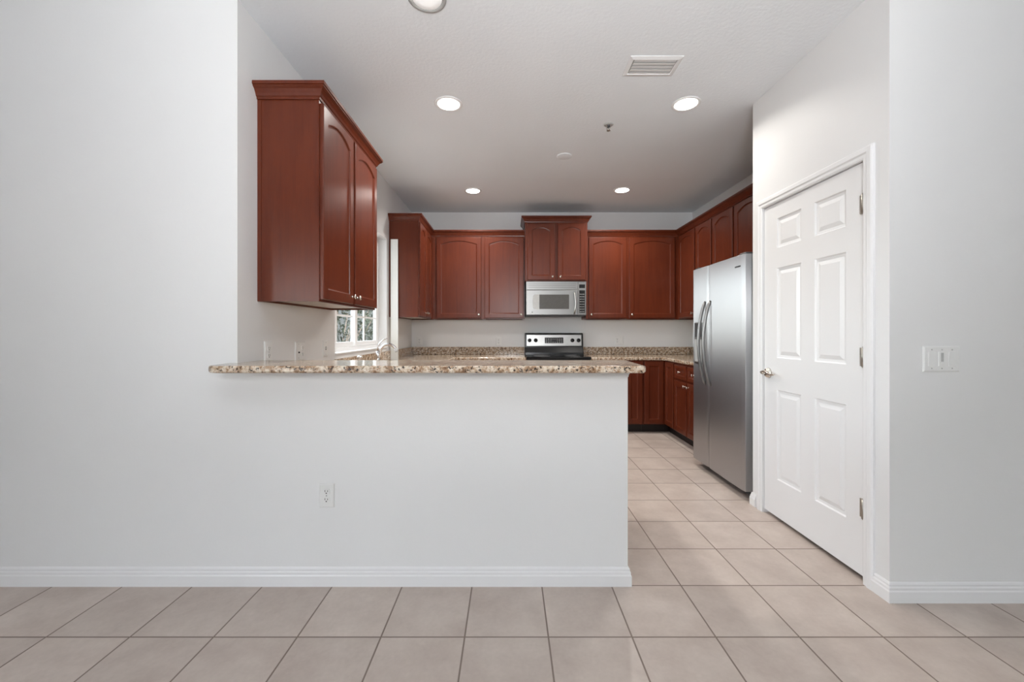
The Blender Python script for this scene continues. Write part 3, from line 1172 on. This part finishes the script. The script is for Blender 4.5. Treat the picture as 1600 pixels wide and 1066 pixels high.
P2 = PI / 2
x, z = px(511, 774, YF)
wall_plate('wall_outlet', 'white duplex outlet low on the front of the half wall', 'outlet', (x, YF, z), 0, ['duplex'], 'wall outlets')
x, z = px(1469.5, 561, YP)
wall_plate('light_switch', 'white triple switch plate on the wall right of the pantry door', 'switch', (x, YP, z), 0, ['rocker', 'dimmer', 'rocker'])
wall_plate('wall_outlet', 'white outlet on the left wall above the left end of the bar', 'outlet', (XL, 2.235, 1.108), P2, ['duplex'], 'wall outlets')
wall_plate('wall_outlet', 'white double plate with a dark jack and an outlet on the left wall', 'outlet', (XL, 2.575, 1.098), P2, ['jack', 'duplex'], 'wall outlets')
wall_plate('light_switch', 'white single switch on the left wall just before the window', 'switch', (XL, 2.93, 1.10), P2, ['toggle'])
x, z = px(655.5, 533, YB)
wall_plate('wall_outlet', 'white outlet on the back wall in the left corner above the backsplash', 'outlet', (x, YB, z), 0, ['duplex'], 'wall outlets')
x, z = px(779, 533.5, YB)
wall_plate('wall_outlet', 'white outlet on the back wall a little left of the range', 'outlet', (x, YB, z), 0, ['duplex'], 'wall outlets')
x, z = px(967, 532, YB)
wall_plate('wall_outlet', 'white double plate with outlet and switch on the back wall right of the range', 'outlet', (x, YB, z), 0, ['duplex', 'rocker'], 'wall outlets')


# ------------------------------------------------------------------ ceiling fittings
def downlight(u, v, label, on, watts=0, rad=.085, dist=1.6):
    y = (CEIL - CAM_Z) * F_PX / (518 - v)
    x = (u - 795) * y / F_PX
    t = thing('recessed_light', label, 'ceiling light', (x, y, CEIL), 0, 'recessed ceiling lights')
    MB().lathe([(rad - .010, -.001), (rad - .008, -.006), (rad + .006, -.007), (rad + .012, -.004), (rad + .013, 0)], (0, 0, 0), 'z', 36).build('trim_ring', M['trim'] if on else M['grey'], t)
    MB().lathe([(0, -.010), (rad * .5, -.0095), (rad - .010, -.006), (rad - .008, -.001)], (0, 0, 0), 'z', 36).build('lens', M['lamp_on'] if on else M['lamp_off'], t)
    if on:
        l = bpy.data.lights.new('lamp', 'AREA')
        l.shape = 'DISK'
        l.size = rad * 1.7
        l.spread = R(146)
        l.energy = watts
        l.color = (1.0, 0.965, 0.91)
        o = bpy.data.objects.new('lamp', l)
        COL.objects.link(o)
        o.parent = t
        o.location = (0, 0, -.013)


downlight(701, 162, 'lit recessed ceiling light near the large left wall cabinet', True, 17)
downlight(1072, 162, 'lit recessed ceiling light near the top of the pantry wall', True, 7)
downlight(739, 298, 'lit recessed ceiling light towards the back wall on the sink side', True, 16)
downlight(972, 297, 'lit recessed ceiling light towards the back wall on the refrigerator side', True, 17)
downlight(667, -4, 'dim white round ceiling light with a grey rim, nearest above the bar', False, rad=.080)

y = (CEIL - CAM_Z) * F_PX / (518 - 103)
vt = thing('air_vent', 'white rectangular ceiling air vent with slats in front of the lights', 'vent', ((1019 - 795) * y / F_PX, y, CEIL))
b = MB()
fw, fh = .155, .092
for (e0, z0), (e1, z1) in (((0, 0), (.0, -.004)), ((0, -.004), (.022, -.010)), ((.022, -.010), (.026, -.003))):
    r0 = [(-fw + e0, -fh + e0, z0), (fw - e0, -fh + e0, z0), (fw - e0, fh - e0, z0), (-fw + e0, fh - e0, z0)]
    r1 = [(-fw + e1, -fh + e1, z1), (fw - e1, -fh + e1, z1), (fw - e1, fh - e1, z1), (-fw + e1, fh - e1, z1)]
    b.loops([r0, r1], False, False)
b.build('frame', M['trim'], vt)
box('duct_backing', (-fw + .02, -fh + .02, -.0025), (fw - .02, fh - .02, 0), M['grey'], vt)
for k in range(5):
    yy = -fh + .036 + k * .030
    s = MB()
    s.loops([[(-fw + .032, yy - .014, -.0075), (fw - .032, yy - .014, -.0075), (fw - .032, yy + .0125, -.004), (-fw + .032, yy + .0125, -.004)],
             [(-fw + .032, yy - .014, -.009), (fw - .032, yy - .014, -.009), (fw - .032, yy + .0125, -.0055), (-fw + .032, yy + .0125, -.0055)]])
    s.build('slat', M['trim'], vt)

y = (CEIL - CAM_Z) * F_PX / (518 - 195)
sk = thing('fire_sprinkler', 'small metal fire sprinkler head on the kitchen ceiling', 'sprinkler', ((951 - 795) * y / F_PX, y, CEIL))
MB().lathe([(.012, -.004), (.032, -.004), (.036, 0)], (0, 0, 0), 'z', 24).build('escutcheon', M['grey'], sk)
MB().lathe([(0, -.022), (.009, -.020), (.011, -.004), (.011, 0)], (0, 0, 0), 'z', 14).build('body', M['darkgrey'], sk)
for s in (-1, 1):
    MB().tube([(s * .009, 0, -.016), (s * .014, 0, -.028), (0, 0, -.044)], .0028, 8).build('arm', M['hinge'], sk)
MB().lathe([(0, -.048), (.014, -.047), (.014, -.0455), (0, -.044)], (0, 0, 0), 'z', 16).build('deflector', M['hinge'], sk)

y = (CEIL - CAM_Z) * F_PX / (518 - 244)
b = MB().lathe([(0, -.006), (.060, -.006), (.070, -.003), (.071, 0)], ((882 - 795) * y / F_PX, y, CEIL), 'z', 32)
tag(b.build('ceiling_cover_plate', M['ceiling']), 'plain round white cover plate flat on the middle of the kitchen ceiling', 'cover plate')
